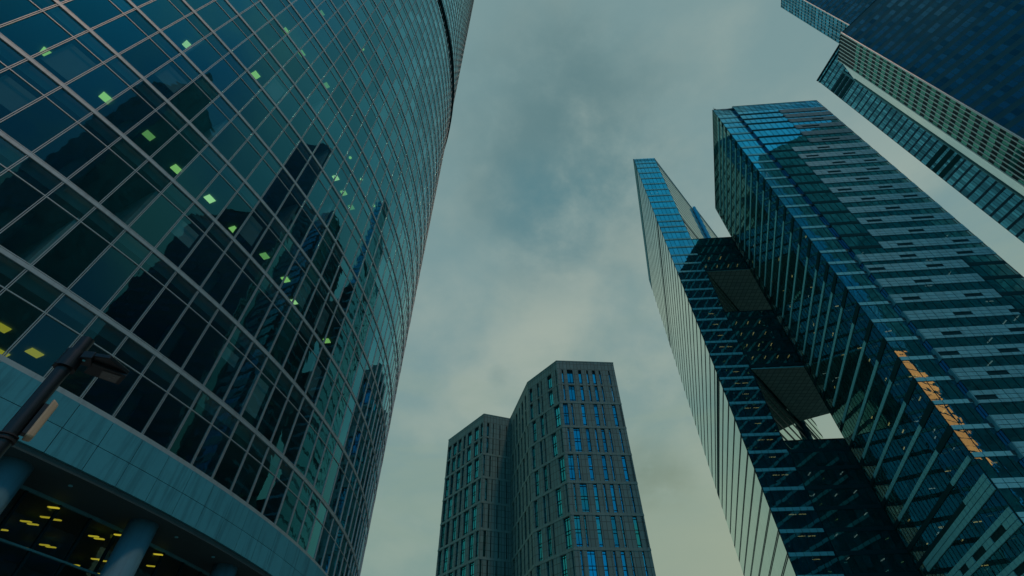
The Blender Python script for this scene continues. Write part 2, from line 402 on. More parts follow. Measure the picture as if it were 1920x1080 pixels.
for i, (x, y, z) in enumerate(LAMPS):
    m = MB(); t = math.atan2(y-CC.y, x-CC.x); c = Vector((x, y, z-.03)); e = Vector((math.cos(t), math.sin(t), 0)); q = Vector((-e.y, e.x, 0))
    yellow = z < 20
    if i in (18, 19, 20, 24): m.tube(c, c-Vector((0, 0, .06)), .13, None, 14)
    else:
        e, q = q, -e
        for j in range(4):
            a = c+q*(-.21+.12*j)
            m.hexa([a-e*.24+Vector((0, 0, -.05)), a+e*.24+Vector((0, 0, -.05)), a+e*.24+q*.08+Vector((0, 0, -.05)), a-e*.24+q*.08+Vector((0, 0, -.05))],
                   [a-e*.24, a+e*.24, a+e*.24+q*.08, a-e*.24+q*.08])
    m.build('ceiling_light', M['lamp_yellow' if yellow else ('lamp_green', 'lamp_green_dim', 'lamp_green', 'lamp_green_bright')[i % 4]], lt)
# stone band: two rows of panels with open joints
m = MB()
for a, b in zip(TH[:-1], TH[1:]):
    for z0, z1 in ((9.80, 10.69), (10.71, 11.66)): arcbox(m, a+.0003, b-.0003, RG-.2, RG+.30+rnd.uniform(-.004, .004), z0, z1)
m.build('stone_band', M['stone_base'], lt)
m = MB(); arcstrip(m, TH, RG-.3, RG+.24, 9.82, 11.64); m.build('joint_backing', M['gap'], lt)
m = MB(); arcstrip(m, TH, RG-.2, RG+.20, 11.68, 11.74); m.build('drip_ledge', M['band_alu'], lt)
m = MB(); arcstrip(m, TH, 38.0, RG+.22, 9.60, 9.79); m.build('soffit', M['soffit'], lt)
for deg in (-34.0, -28.1, -22.2, -16.3, -10.4, -4.5, 1.4):
    c = cyl(R(deg), 50.45, 0); m = MB(); m.tube((c.x, c.y, 0), (c.x, c.y, 9.62), .53, None, 40); m.build('column', M['column'], lt, True)
LB = 49.15
lp = []
lth = [R(-20.65)+STEP*k for k in range(-30, 28)]
for a, b in zip(lth[:-1], lth[1:]):
    for z0, z1 in ((.3, 4.0), (4.06, 7.92), (7.98, 9.55)): lp.append([cyl(a, LB, z0), cyl(b, LB, z0), cyl(b, LB, z1), cyl(a, LB, z1)])
windows(lt, lp, M['lobby_glass'], 'lobby_window', 60)
for t in lth:
    m = MB(); arcbox(m, t-.0009, t+.0009, LB-.06, LB+.05, 0, 9.6); m.build('lobby_mullion', M['frame_dark'], lt)
for z in (4.0, 7.92):
    m = MB(); arcstrip(m, lth, LB-.05, LB+.06, z, z+.06); m.build('lobby_transom', M['panel_grey'], lt)
m = MB(); arcstrip(m, lth, LB-.05, LB+.06, 9.5, 9.6); m.build('lobby_transom', M['panel_grey'], lt)
for x, y in [(-18.58, 18.96), (-18.5, 19.23), (-17.59, 18.61), (-17.37, 18.84), (-16.77, 17.78), (-19.43, 21.32), (-19.32, 21.55), (-16.9, 20.47), (-16.83, 20.73), (-15.82, 20.37), (-18.3, 23.0), (-18.11, 23.23), (-19.64, 23.7), (-19.31, 24.87), (-15.35, 22.53), (-16.37, 23.94), (-20.5, 21.59), (-20.02, 19.72), (-17.2, 26.6), (-16.2, 28.2)]:
    m = MB(); m.hexa([(x-.16, y-.10, 9.30), (x+.14, y+.00, 9.30), (x+.17, y+.09, 9.30), (x-.13, y-.01, 9.30)], [(x-.16, y-.10, 9.34), (x+.14, y+.00, 9.34), (x+.17, y+.09, 9.34), (x-.13, y-.01, 9.34)])
    m.build('lobby_light', M['lamp_yellow'], lt)
for t in (-20.2, -14.6, -11.9, -8.0):
    c = cyl(R(t), 50.7, 9.6); m = MB(); m.tube(c, c-Vector((0, 0, .03)), .07, .07, 16); m.build('downlight', M['panel'], lt)

# ================================================================== wedge tower, its bridges and the striped tower
ZK = [2.5, 6.3, 10.2, 14.0, 17.9, 21.8, 25.67, 29.7, 33.25, 37.14, 41.0, 44.87, 48.7, 52.5, 56.4, 60.3, 64.2, 67.9, 70.9, 74.2, 78.0, 81.9, 85.7, 89.5, 93.4, 97.2, 100.9, 104.7, 108.5, 112.1, 116.0, 119.8, 123.7, 127.5, 130.4, 133.4]
HT = 137.8
Tc, Tr, TR, T2, TRp = (57.87, 57.94), (67.88, 91.36), (86.58, 56.14), (63.21, 57.03), (86.55, 55.53)
TB = (96.6, 89.55)
tw = thing('striped_office_tower', (77, 74, 0), 'tall blue glass tower with pale horizontal panel stripes and stepped front, on the right', 'office tower')
F1 = Frame(Tc, TR); F2 = Frame(T2, TRp); FS = Frame(Tr, Tc); FR = Frame(TR, TB); FB = Frame(TB, Tr)
def cols(L, n): return frange(0, L, n)
LEV = [0]+ZK+[HT]
pan = []
c1 = [5.39*k/4 for k in range(5)]
for z0, z1 in zip(LEV[:-1], LEV[1:]):
    for a, b in zip(c1[:-1], c1[1:]): pan.append(F1.pane(a, b, z0, z1))
c2 = [1.42*k for k in range(17)]+[F2.L]
for z0, z1 in zip(LEV[:-1], LEV[1:]):
    for a, b in zip(c2[:-1], c2[1:]): pan.append(F2.pane(a, b, z0, z1))
ret = Frame((F2.p(0, 0, -.75).x, F2.p(0, 0, -.75).y), T2)
for z0, z1 in zip(LEV[:-1], LEV[1:]): pan.append(ret.pane(0, ret.L, z0, z1, 0, .001))
windows(tw, pan, M['strip_glass'])
sp = []
cs = frange(0, FS.L, 25)
for z0, z1 in zip(LEV[:-1], LEV[1:]):
    for a, b in zip(cs[:-1], cs[1:]): sp.append(FS.pane(a, b, z0, z1, 0, .003))
for Fx in (FR, FB):
    for z0, z1 in zip(LEV[:-1], LEV[1:]):
        for a, b in zip(frange(0, Fx.L, 20)[:-1], frange(0, Fx.L, 20)[1:]): sp.append(Fx.pane(a, b, z0, z1))
windows(tw, sp, M['side_glass'], 'side_window')
for Fx, cc, w_ in ((F1, c1, .07), (F2, c2, .07), (FS, cs, .06)):
    for a in cc:
        m = MB(); Fx.box(m, a-w_/2, a+w_/2, 0, HT, -.06, .035); m.build('mullion', M['frame_dark'], tw)
def lerp(t, tab):
    for (a, va), (b, vb) in zip(tab[:-1], tab[1:]):
        if t <= b: return va+(vb-va)*max(0, (t-a)/(b-a))
    return tab[-1][1]
def panels(mb, F, a0, a1, rows_, mod=1.42, o=.15, holes=(), off=0.0):
    a = a0; first = True
    edges = [a0]
    k = math.floor((a0-off)/mod)+1
    while off+k*mod < a1-.2: 
        if off+k*mod > a0+.2: edges.append(off+k*mod)
        k += 1
    edges.append(a1)
    for i, (z0, z1) in enumerate(rows_):
        for p_, q_ in zip(edges[:-1], edges[1:]):
            if i == 1 and any(h-.3 < (p_+q_)/2 < h+2.84+.3 for h in holes): continue
            F.box(mb, p_+.045, q_-.045, z0+.04, z1-.04, .02, o+rnd.uniform(-.004, .004))
HOLES = {44.87: [4.25, 15.6], 41.0: [0, 11.4], 48.7: [-.04, 8.5], 52.5: [2.84, 12.8], 56.4: [7.1, 15.6], 60.3: [1.42, 11.3], 64.2: [5.6], 67.9: [0, 9.9], 70.9: [7.1, 17], 74.2: [8.5, 18.4], 78.0: [12.7], 81.9: [6.9, 16.3],
         133.4: [5.6], 127.5: [17.4], 123.7: [13.6], 116: [15.0], 112.1: [11.0], 108.5: [7.0, 15.5], 104.7: [11.3, 18.4], 100.9: [8.5, 17], 97.2: [12.7], 93.4: [7.1, 15.6], 89.5: [9.9, 18.4], 85.7: [12.7]}
def bar(F, a0, a1, z0, z1, o0, o1, name, parent, mat='spandrel_dark'):
    m = MB(); F.box(m, a0, a1, z0, z1, o0, o1); return m.build(name, M[mat], parent)
for zk in ZK:
    thick = zk < 30
    zt, zb = zk-.88, zk-1.58
    # front, right section
    st = 11.0 if zk > 114 else (5.6 if zk > 73 else 0.0)
    en = 16.75 if 55 < zk < 69 else F2.L
    m = MB(); panels(m, F2, st, en, [(zk-2.05, zk-1.5), (zk-1.5, zk-.8), (zk-.8, zk)], holes=HOLES.get(zk, [5.7]))
    if st == 0:
        for z0, z1 in ((zk-2.05, zk-1.03), (zk-1.03, zk)): ret.box(m, .02, ret.L+.15, z0+.012, z1-.012, .02, .12)
    m.build('panel_band', M['panel_grey' if zk > 114 else 'panel'], tw)
    bar(F2, st, en, zk-2.0, zk-.03, -.05, .015, 'panel_backing', tw)
    if st > 0: bar(F2, .02, st-.02, zk-1.6, zk-.8, -.05, .05, 'dark_spandrel', tw)
    if en < F2.L-.1: bar(F2, en+.02, F2.L, zk-1.6, zk-.8, -.05, .05, 'dark_spandrel', tw)
    # front, left section
    m = MB()
    if thick:
        panels(m, F1, .02, 5.2, [(zk-2.05, zk-1.4), (zk-1.4, zk-.75)], 1.347, .13)
    else: panels(m, F1, .02, 5.2, [(zb, zt)], 1.347, .13)
    m.build('panel_strip', M['panel_thin'], tw)
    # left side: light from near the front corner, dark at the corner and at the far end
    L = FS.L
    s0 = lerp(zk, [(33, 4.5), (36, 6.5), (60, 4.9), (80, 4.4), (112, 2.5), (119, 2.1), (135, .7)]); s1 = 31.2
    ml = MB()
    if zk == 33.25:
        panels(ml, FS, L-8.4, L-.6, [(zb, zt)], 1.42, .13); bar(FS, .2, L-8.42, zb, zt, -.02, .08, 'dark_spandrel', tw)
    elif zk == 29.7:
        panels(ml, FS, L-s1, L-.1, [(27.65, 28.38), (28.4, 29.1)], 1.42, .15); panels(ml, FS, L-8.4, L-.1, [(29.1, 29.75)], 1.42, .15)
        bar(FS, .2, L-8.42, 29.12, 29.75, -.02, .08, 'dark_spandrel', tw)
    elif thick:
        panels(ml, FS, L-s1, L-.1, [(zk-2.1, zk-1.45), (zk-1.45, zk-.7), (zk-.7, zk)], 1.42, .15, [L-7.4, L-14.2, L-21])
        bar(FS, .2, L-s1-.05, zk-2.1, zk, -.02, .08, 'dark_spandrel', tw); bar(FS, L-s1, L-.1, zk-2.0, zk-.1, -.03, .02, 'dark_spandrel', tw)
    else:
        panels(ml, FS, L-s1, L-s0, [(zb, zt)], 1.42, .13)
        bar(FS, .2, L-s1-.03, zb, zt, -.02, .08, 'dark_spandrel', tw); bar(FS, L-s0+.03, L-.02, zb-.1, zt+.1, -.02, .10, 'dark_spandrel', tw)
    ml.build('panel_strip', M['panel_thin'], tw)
# crown rows of small panes
for z in (134.3, 135.2, 136.1, 137.0):
    for Fx, l in ((F1, 5.39), (F2, F2.L), (FS, FS.L)): bar(Fx, 0, l, z, z+.12, -.03, .06, 'crown_rail', tw)
def inset(poly, k=.985):
    cx = sum(p[0] for p in poly)/len(poly); cy = sum(p[1] for p in poly)/len(poly)
    return [(cx+(x-cx)*k, cy+(y-cy)*k) for x, y in poly]
def floors(parent, poly, zs, k=.975, core=.62, z0=0, z1=None):
    pi = inset(poly, k)
    for z in zs:
        m = MB(); m.prism(pi, z-1.5, z-.9); m.build('floor_slab', M['tower_core'], parent)
    if core:
        m = MB(); m.prism(inset(poly, core), z0, z1 or zs[-1]); m.build('core_wall', M['tower_core'], parent)
tpoly = [Tc, T2, TR, TB, Tr]
floors(tw, tpoly, ZK)
m = MB(); m.prism(inset(tpoly, .985), HT-.6, HT-.15); m.build('roof', M['panel_grey'], tw)
for Fx, l in ((F1, 5.39), (F2, F2.L), (FS, FS.L)): bar(Fx, 0, l, HT, HT+.15, -.3, .06, 'parapet', tw, 'frame_dark')
m = MB(); p = F1.p(.9, HT, -.3); m.tube(p, p+Vector((0, 0, 2.2)), .07, .04, 8); m.tube(p+Vector((0, 0, 1.2)), p+Vector((.35, 0, 1.2)), .1, .1, 8); m.build('roof_mast', M['frame_dark'], tw)

# ---- wedge tower
HS = 174.1
SL, SR, SR2, SR3, SR4, SB = (47.6, 92.44), (55.71, 92.09), (76.08, 115.3), (77.2, 115.1), (91.1, 130.84), (65.3, 155.74)
wt = thing('wedge_office_tower', (64, 115, 0), 'slender wedge-shaped tower with narrow blue glass front and pale pinstriped sides', 'office tower')
ZS = ZK+[137.1, 141.0, 144.9, 148.8, 152.7, 156.6, 160.5, 164.4, 168.3, 171.6]
LS = [0]+ZS+[HS]
W1 = Frame(SL, SR); W2 = Frame(SB, SL); W3 = Frame(SR, SR2); W4 = Frame(SR3, SR4); W5 = Frame(SR4, SB); W6 = Frame(SR2, SR3)
cw = frange(0, W1.L, 6)
pan = [W1.pane(a, b, z0, z1, 0, .004) for z0, z1 in zip(LS[:-1], LS[1:]) for a, b in zip(cw[:-1], cw[1:])]
windows(wt, pan, M['strip_glass'])
pan = []
for Fx, n in ((W2, 44), (W3, 20), (W4, 14), (W5, 20), (W6, 1)):
    e = frange(0, Fx.L, n)
    for z0, z1 in zip(LS[:-1], LS[1:]):
        for a, b in zip(e[:-1], e[1:]): pan.append(Fx.pane(a, b, z0, z1, 0, .0012))
windows(wt, pan, M['slab_glass'], 'side_window')
for a in cw:
    m = MB(); W1.box(m, a-.035, a+.035, 0, HS, -.06, .035); m.build('mullion', M['frame_dark'], wt)
for zk in ZS:
    m = MB(); panels(m, W1, .1, 7.9, [(zk-1.58, zk-.88)], 1.351, .13); m.build('panel_strip', M['panel_thin'], wt)
    wide = zk in (70.9, 133.4)
    for Fx in (W2, W3, W4):
        if Fx is W2: bar(Fx, .05, Fx.L-.05, zk-1.52, zk-1.30, -.04, .04, 'dark_spandrel', wt, 'pinstripe'); bar(Fx, .05, Fx.L-.05, zk-1.10, zk-.88, -.04, .04, 'dark_spandrel', wt, 'pinstripe')
        else: bar(Fx, .05, Fx.L-.05, zk-1.7, zk-.8, -.04, .05, 'side_spandrel', wt, 'pinstripe')
        if wide: bar(Fx, .05, Fx.L-.05, zk-.7, zk+.5, -.04, .045, 'dark_spandrel', wt)
m = MB()
pass
for Fx, hh in ((W3, 3.2), (W4, 3.2), (W2, 6.5)):
    m = MB(); Fx.box(m, 0, Fx.L, HS-hh, HS, -.3, .06); m.build('parapet', M['panel_grey'], wt)
for z in (172.2, 172.8, 173.4): bar(W1, 0, W1.L, z, z+.1, -.03, .05, 'crown_rail', wt)
m = MB(); W6.box(m, 0, W6.L, 0, HS-.05, -.2, .04); W6.box(m, .25, W6.L+.1, 0, HS+.5, .04, .30); m.build('corner_fin', M['far_glass'], wt)
spoly = [SL, SR, SR2, SR3, SR4, SB]
floors(wt, spoly, ZS, .96, .45)
m = MB(); m.prism(inset(spoly, .985), HS-.7, HS-.2); m.build('roof', M['panel_grey'], wt)

# ---- bridges between the two towers
KB = W1.n*-.03
LA, LBk = (55.78, 92.09), (67.80, 91.40)
LC, LD = (83.4, 110.8), (76.2, 115.0)
for nm, z0, z1, lab in (('topmost', 107.1, 122.1, 'topmost glass bridge block joining the wedge tower and the striped tower'),
                        ('middle', 72.2, 90.6, 'middle glass bridge block hanging between two openings, wedge tower on its left'),
                        ('lowest', 0.0, 53.5, 'lowest and tallest dark glass block filling the foot between wedge and striped towers')):
    br = thing('bridge_block', (68, 102, z0), lab, 'bridge', 'glass blocks bridging the wedge and striped towers')
    FF = Frame(LA, LBk)
    zs = [z for z in ZK if z0+1.2 < z < z1-.8]
    lv = [z0]+zs+[z1]
    e = frange(0, FF.L, 9)
    pan = [FF.pane(a, b, y0, y1, 0, .003) for y0, y1 in zip(lv[:-1], lv[1:]) for a, b in zip(e[:-1], e[1:])]
    windows(br, pan, M['bridge_glass'])
    FK = Frame(LC, LD); ek = frange(0, FK.L, 6)
    windows(br, [FK.pane(a, b, y0, y1) for y0, y1 in zip(lv[:-1], lv[1:]) for a, b in zip(ek[:-1], ek[1:])], M['side_glass'], 'rear_window', 8)
    for a in e:
        m = MB(); FF.box(m, a-.035, a+.035, z0, z1, -.06, .035); m.build('mullion', M['frame_dark'], br)
    for z in zs:
        m = MB(); FF.box(m, .02, FF.L-.02, z-1.58, z-.88, -.04, .08); m.build('dark_spandrel', M['spandrel_dark'], br)
    pl = [LA, LBk, LC, LD]
    for z in zs:
        m = MB(); m.prism(inset(pl, .96), z-1.5, z-.9); m.build('floor_slab', M['tower_core'], br)
    m = MB(); m.prism(inset(pl, .55), z0+.2, z1-.3); m.build('core_wall', M['tower_core'], br)
    m = MB(); m.prism(inset(pl, .99), z1-.4, z1-.05); m.build('roof', M['panel_grey'], br)
    m = MB(); FF.box(m, 0, FF.L, z1-.05, z1+.15, -.3, .05); m.build('parapet', M['frame_dark'], br)
    if z0 > 0:
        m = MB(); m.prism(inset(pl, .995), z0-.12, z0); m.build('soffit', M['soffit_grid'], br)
        m = MB(); FF.box(m, 0, FF.L, z0-.2, z0+.02, -.1, .06); m.build('edge_trim', M['panel_thin'], br)
# office strip lights inside
def strips(parent, F, zs, n, s0, s1, dmin, dmax, mat, along=False, ln=1.2):
    for _ in range(n):
        z = rnd.choice(zs)-1.56; a = rnd.uniform(s0, s1); d = rnd.uniform(dmin, dmax); m = MB()
        if along: F.box(m, a, a+ln, z-.06, z, -d-.1, -d)
        else: F.box(m, a, a+.13, z-.06, z, -d-ln, -d)
        m.build('strip_light', mat, parent)
brs = [o for o in bpy.data.objects if o.name.startswith('bridge_block')]
FF = Frame(LA, LBk)
for br, zz_ in zip(brs, ([111.0, 114.0], [77.0, 81, 84.8, 88.6], [5.0])): pass
def rowlights(parent, F, z, ss, d, mat, ln=1.1, along=False):
    for a in ss:
        m = MB()
        if along: F.box(m, a, a+ln, z-1.62, z-1.55, -d-.12, -d)
        else: F.box(m, a, a+.15, z-1.62, z-1.55, -d-ln, -d)
        m.build('strip_light', mat, parent)
rowlights(brs[0], FF, 116.0, (3.2, 6.6), .9, M['lamp_warm'])
rowlights(brs[0], FF, 112.1, (1.1, 4.4, 7.6, 10.2), .9, M['lamp_warm'])
for z in (89.5, 85.7, 81.9, 78.0): rowlights(brs[1], FF, z, (2.2, 5.2, 8.2, 10.8)[:3+(z < 80)], .9, M['lamp_warm'])
for z in ZK[3:13]:
    for a in (2.3, 6.0, 9.4):
        if rnd.random() < .75: rowlights(brs[2], FF, z, (a+rnd.uniform(-.6, .6),), rnd.uniform(.8, 2.2), M['lamp_cool' if z > 24 else 'lamp_warm'], 1.3)
for z in [q for q in ZK if 14 < q < 95]:
    if rnd.random() < .8: rowlights(wt, W1, z, (3.8, 5.6) if rnd.random() < .6 else (4.6,), 1.5, M['lamp_warm'], 1.3, True)
rowlights(wt, W1, 152.7, (2.0, 4.0), 1.0, M['lamp_warm'], .5, True)
for _ in range(80):
    z = rnd.choice([q for q in ZK if 17 < q < 120]); rowlights(tw, FS, z, (rnd.uniform(3, 33),), rnd.uniform(.7, 2.5), M[rnd.choice(['lamp_warm', 'lamp_warm', 'lamp_cool'])], rnd.uniform(.5, 1.1), rnd.random() < .6)
for _ in range(16):
    z = rnd.choice([q for q in ZK if 24 < q < 100]); rowlights(tw, F2, z, (rnd.uniform(1, 22),), rnd.uniform(.6, 1.8), M['lamp_cool'], 1.2, rnd.random() < .3)

# ================================================================== stone-clad building in the middle
HC = 85.8
P0, P1, P2, P3, P4, P5 = (-21.5, 146.0), (-9.1, 130.8), (-1.07, 133.7), (4.1, 114.9), (11.85, 105.3), (27.5, 106.4)
cb = thing('stone_office_block', (5, 130, 0), 'grey stone-clad office block with folded facade and tall narrow blue windows, in the middle', 'office block')
LEDG = [72.35-6.93*k for k in range(11)]
A5 = [(.075, .10), (.165, .265), (.36, .41), (.50, .527), (.60, .65), (.72, .745), (.88, .905)]
B5 = [(.04, .12), (.175, .20), (.335, .39), (.54, .60), (.67, .695), (.84, .895), (.965, .985)]
A4 = [(.05, .15), (.31, .38), (.44, .48), (.66, .80), (.93, .97)]
B4 = [(.10, .22), (.36, .47), (.52, .56), (.80, .96)]
A3 = [(.06, .11), (.2, .25), (.34, .42), (.52, .57), (.66, .74), (.84, .9)]
B3_ = [(.1, .18), (.28, .33), (.42, .5), (.6, .65), (.76, .82), (.92, .96)]
A1 = [(.01, .11), (.16, .27), (.31, .40), (.46, .52), (.575, .68), (.76, .87), (.92, .98)]
B1_ = [(.03, .13), (.17, .25), (.32, .43), (.47, .53), (.60, .73), (.80, .91)]
A2 = [(.13, .21), (.35, .38), (.60, .63), (.85, .88)]
B2_ = [(.02, .10), (.26, .30), (.53, .56), (.80, .83)]
wallm = {}
win, bars, slitw = [], MB(), []
def facade(F, A, B, dark=False):
    wall = MB(); led = MB()
    bands = [(78.35, 82.85, A), (73.0, 77.8, A)]
    for i, z in enumerate(LEDG):
        z0 = max(z-6.33, .2)
        if z-.2 > z0: bands.append((z0, z-.12, B if i % 2 == 0 else A))
    zprev = HC
    for z0, z1, pat in bands:
        F.box(wall, 0, F.L, z1, zprev, -.5, 0)
        x = 0
        for a, b in pat:
            a *= F.L; b *= F.L
            if a > x: F.box(wall, x, a, z0, z1, -.5, 0)
            (slitw if dark else win).append(F.pane(a, b, z0, z1, -.38, .004))
            tall = z1-z0 > 5
            zs = [z1-.55, z0+.5] + ([(z0+z1)/2-.35, (z0+z1)/2+.35] if tall else [z1-.95])
            for z in zs: F.box(bars, a, b, z-.05, z+.05, -.40, -.28)
            if b-a > 1.2: F.box(bars, (a+b)/2-.04, (a+b)/2+.04, z0, z1, -.40, -.29)
            if (not tall) and z1 > 80: F.box(bars, a, b, z1-1.0, z1, -.37, -.30)
            x = b
        if x < F.L: F.box(wall, x, F.L, z0, z1, -.5, 0)
        zprev = z0
    F.box(wall, 0, F.L, 0, zprev, -.5, 0)
    wall.build('wall', M['cladding'], cb)
    for z in LEDG:
        m = MB(); F.box(m, -.05, F.L+.05, z-.10, z+.42, -.1, .08); m.build('ledge', M['ledge'], cb)
    m = MB(); F.box(m, -.05, F.L+.05, HC-.25, HC+.05, -.5, .06); m.build('coping', M['ledge'], cb)
facade(Frame(P4, P5), A5, B5); facade(Frame(P3, P4), A4, B4); facade(Frame(P2, P3), A3, B3_, True)
facade(Frame(P1, P2), A2, B2_, True); facade(Frame(P0, P1), A1, B1_)
windows(cb, win, M['blue_window'])
windows(cb, slitw, M['side_glass'], 'slit_window')
bars.build('window_bars', M['frame_dark'], cb)
BKL, BKR = (-6, 158), (33, 138)
m = MB()
for A_, B_ in ((P5, BKR), (BKR, BKL), (BKL, P0)): Frame(A_, B_).box(m, 0, Frame(A_, B_).L, 0, HC-.1, -.4, 0)
m.build('rear_wall', M['cladding'], cb)
cpoly = [P0, P1, P2, P3, P4, P5, BKR, BKL]
cin = [(-20.3, 146.2), (-8.6, 132.0), (.2, 134.9), (5.2, 115.6), (12.3, 106.3), (26.5, 107.3), (32, 137), (-6, 157)]
m = MB(); m.prism(cin, HC-1.4, HC-1.0); m.build('roof', M['panel_grey'], cb)
for z in LEDG:
    m = MB(); m.prism(cin, z-.3, z+.1); m.build('floor_slab', M['tower_core'], cb)
m = MB(); m.prism([(-14, 148), (3, 139), (9, 117), (24, 112), (28, 132), (-4, 152)], 0, HC-2); m.build('core_wall', M['tower_core'], cb)
F5 = Frame(P4, P5)
for (s, z) in [(3.3, 70.5), (5.9, 56.2), (6.0, 53.0), (8.0, 55.0), (3.6, 42.6), (13.6, 42), (6.0, 43), (9.6, 41.5), (7.9, 42.4), (13.9, 56), (13.9, 76.0)]:
    m = MB(); F5.box(m, s, s+.45, z, z+.07, -1.3, -1.15); m.build('strip_light', M['lamp_cool'], cb)

# ================================================================== towers at the upper right
def ext(A, B, L): 
    v = Vector((B[0]-A[0], B[1]-A[1])); v.normalize(); return (A[0]+v.x*L, A[1]+v.y*L)
HB = 200.0
b1 = thing('teal_office_tower', (150, 50, 0), 'huge dark teal glass tower with white fins on narrow green face, upper right corner', 'office tower')
C0, C1 = (124.9, 55.4), ext((124.9, 55.4), (132.5, 44.5), 70)
G0, W0, W1_ = (127.9, 65.1), (130.2, 66.4), (137.5, 72.4)
FD = Frame(C0, C1); FG = Frame(G0, C0); FWt = Frame(W1_, W0); FWs = Frame(W0, G0)
zl = [4.2*k for k in range(48)]
pd, md = [], []
nD = int(FD.L/1.55); ed = frange(.35, FD.L-.35, nD)
for i, z in enumerate(zl[:-1]):
    top = min(zl[i+1], HB)
    for k, (a, b) in enumerate(zip(ed[:-1], ed[1:])): md.append(FD.pane(a+.06, b-.06, z+1.75, top-.12, .02, .004))
windows(b1, md, M['teal_face'])
m = MB(); FD.box(m, 0, FD.L, 0, HB, -.6, 0); m.build('spandrel_wall', M['teal_spandrel'], b1)
pg = []; eg = frange(0, FG.L, 8)
for i, z in enumerate(zl[:-1]):
    for a, b in zip(eg[:-1], eg[1:]): pg.append(FG.pane(a+.05, b-.05, z+2.0, zl[i+1]-.05, .02, .003))
pg = [q for q in pg if q[0].z < 190]
windows(b1, pg, M['green_glass'], 'green_window')
m = MB(); FG.box(m, 0, FG.L, 0, HB, -.6, 0); m.build('green_spandrel_wall', M['green_dark'], b1)
for k, a in enumerate(eg):
    m = MB(); FG.box(m, a-.13, a+.13, 0, HB, .02, .16); m.build('fin', M['white_trim'], b1)
m = MB(); FG.box(m, FG.L-.12, FG.L+.32, 0, HB+.3, .03, .34); m.build('corner_trim', M['white_trim'], b1)
pw = []
ew = frange(0, FWt.L, 8)
zr = frange(0, HB, 96)
for z0, z1 in zip(zr[:-1], zr[1:]):
    for a, b in zip(ew[:-1], ew[1:]): pw.append(FWt.pane(a, b, z0, z1, 0, .0012))
    pw.append(FWs.pane(0, FWs.L, z0, z1, 0, .001))
windows(b1, pw, M['ribbed_glass'], 'pale_window')
m = MB(); FWt.box(m, -.4, .1, 0, HB, -.5, .3); m.build('corner_fin', M['panel_grey'], b1)
K1, K2 = (170, 62), ext((170, 62), (170+(C1[0]-C0[0]), 62+(C1[1]-C0[1])), 60)
bpoly = [C0, C1, K2, K1, W1_, W0, G0]
m = MB()
for A_, B_ in ((C1, K2), (K2, K1), (K1, W1_)): Frame(A_, B_).box(m, 0, Frame(A_, B_).L, 0, HB-.1, -.5, 0)
m.build('rear_wall', M['dark_tower'], b1)
m = MB(); m.prism(inset(bpoly, .985), 0, HB-.3); m.build('core_wall', M['tower_core'], b1)
m = MB(); FD.box(m, 0, FD.L, HB, HB+.3, -.4, .08); FG.box(m, 0, FG.L, HB, HB+.3, -.4, .08); m.build('coping', M['green_dark'], b1)
m = MB(); FG.box(m, .8, 3.4, 188.5, 191.5, .03, .06); m.build('vent_grille', M['gap'], b1)

H2 = 265.0
Q0 = (163.5, 96.7); Q1 = ext(Q0, (167.3, 79.7), 26)
b2 = thing('blue_far_tower', (182, 100, 0), 'blue glass tower with fine grid of panes rising behind the teal tower', 'office tower')
FQ = Frame(Q0, Q1); zq = [3.85*k for k in range(70) if 3.85*k < H2]
pq = []; eq = frange(0, FQ.L, 30)
TECH = (H2-26, H2-18, 163, 170, 100, 107)
for i, z in enumerate(zq):
    top = (zq[i+1] if i+1 < len(zq) else H2)
    for a, b in zip(eq[:-1], eq[1:]): pq.append(FQ.pane(a+.05, b-.05, z+1.0, top-.05, .02, .004))
windows(b2, pq, M['far_glass'])
m = MB(); FQ.box(m, 0, FQ.L, 0, H2, -.6, 0); m.build('spandrel_wall', M['far_spandrel'], b2)
for z0 in (H2-24, 165, 105):
    m = MB()
    for k in range(3): FQ.box(m, .1, 9.5, z0+k*3.85-.9, z0+k*3.85+1.4, .02, .12)
    m.build('plant_grille', M['spandrel_dark'], b2)
m = MB(); FQ.box(m, 9.35, 10.1, 0, H2-14, .02, .8); m.build('corner_fin', M['panel_grey'], b2)
for k in range(0, 31, 3):
    m = MB(); FQ.box(m, eq[k]-.05, eq[k]+.05, 0, H2, .02, .08); m.build('mullion', M['frame_dark'], b2)
m = MB(); FQ.box(m, -.3, FQ.L, H2-.2, H2+.6, -.5, .35); FQ.box(m, -.3, FQ.L, H2-2.4, H2-2.0, 0, .35); m.build('coping', M['frame_dark'], b2)
qp = [Q0, Q1, (Q1[0]+30, Q1[1]+7), (Q0[0]+30, Q0[1]+7)]
m = MB()
for A_, B_ in zip(qp[1:], qp[2:]+qp[:1]): Frame(A_, B_).box(m, 0, Frame(A_, B_).L, 0, H2-.1, -.5, 0)
m.build('rear_wall', M['dark_tower'], b2)
m = MB(); m.prism(inset(qp, .97), 0, H2-.4); m.build('core_wall', M['tower_core'], b2)

H3 = 320.0
def pol(az, d): return (math.sin(R(az))*d, math.cos(R(az))*d)
S0 = pol(64.83, 175); dS = Vector((-1.1, -3.4)).normalized()
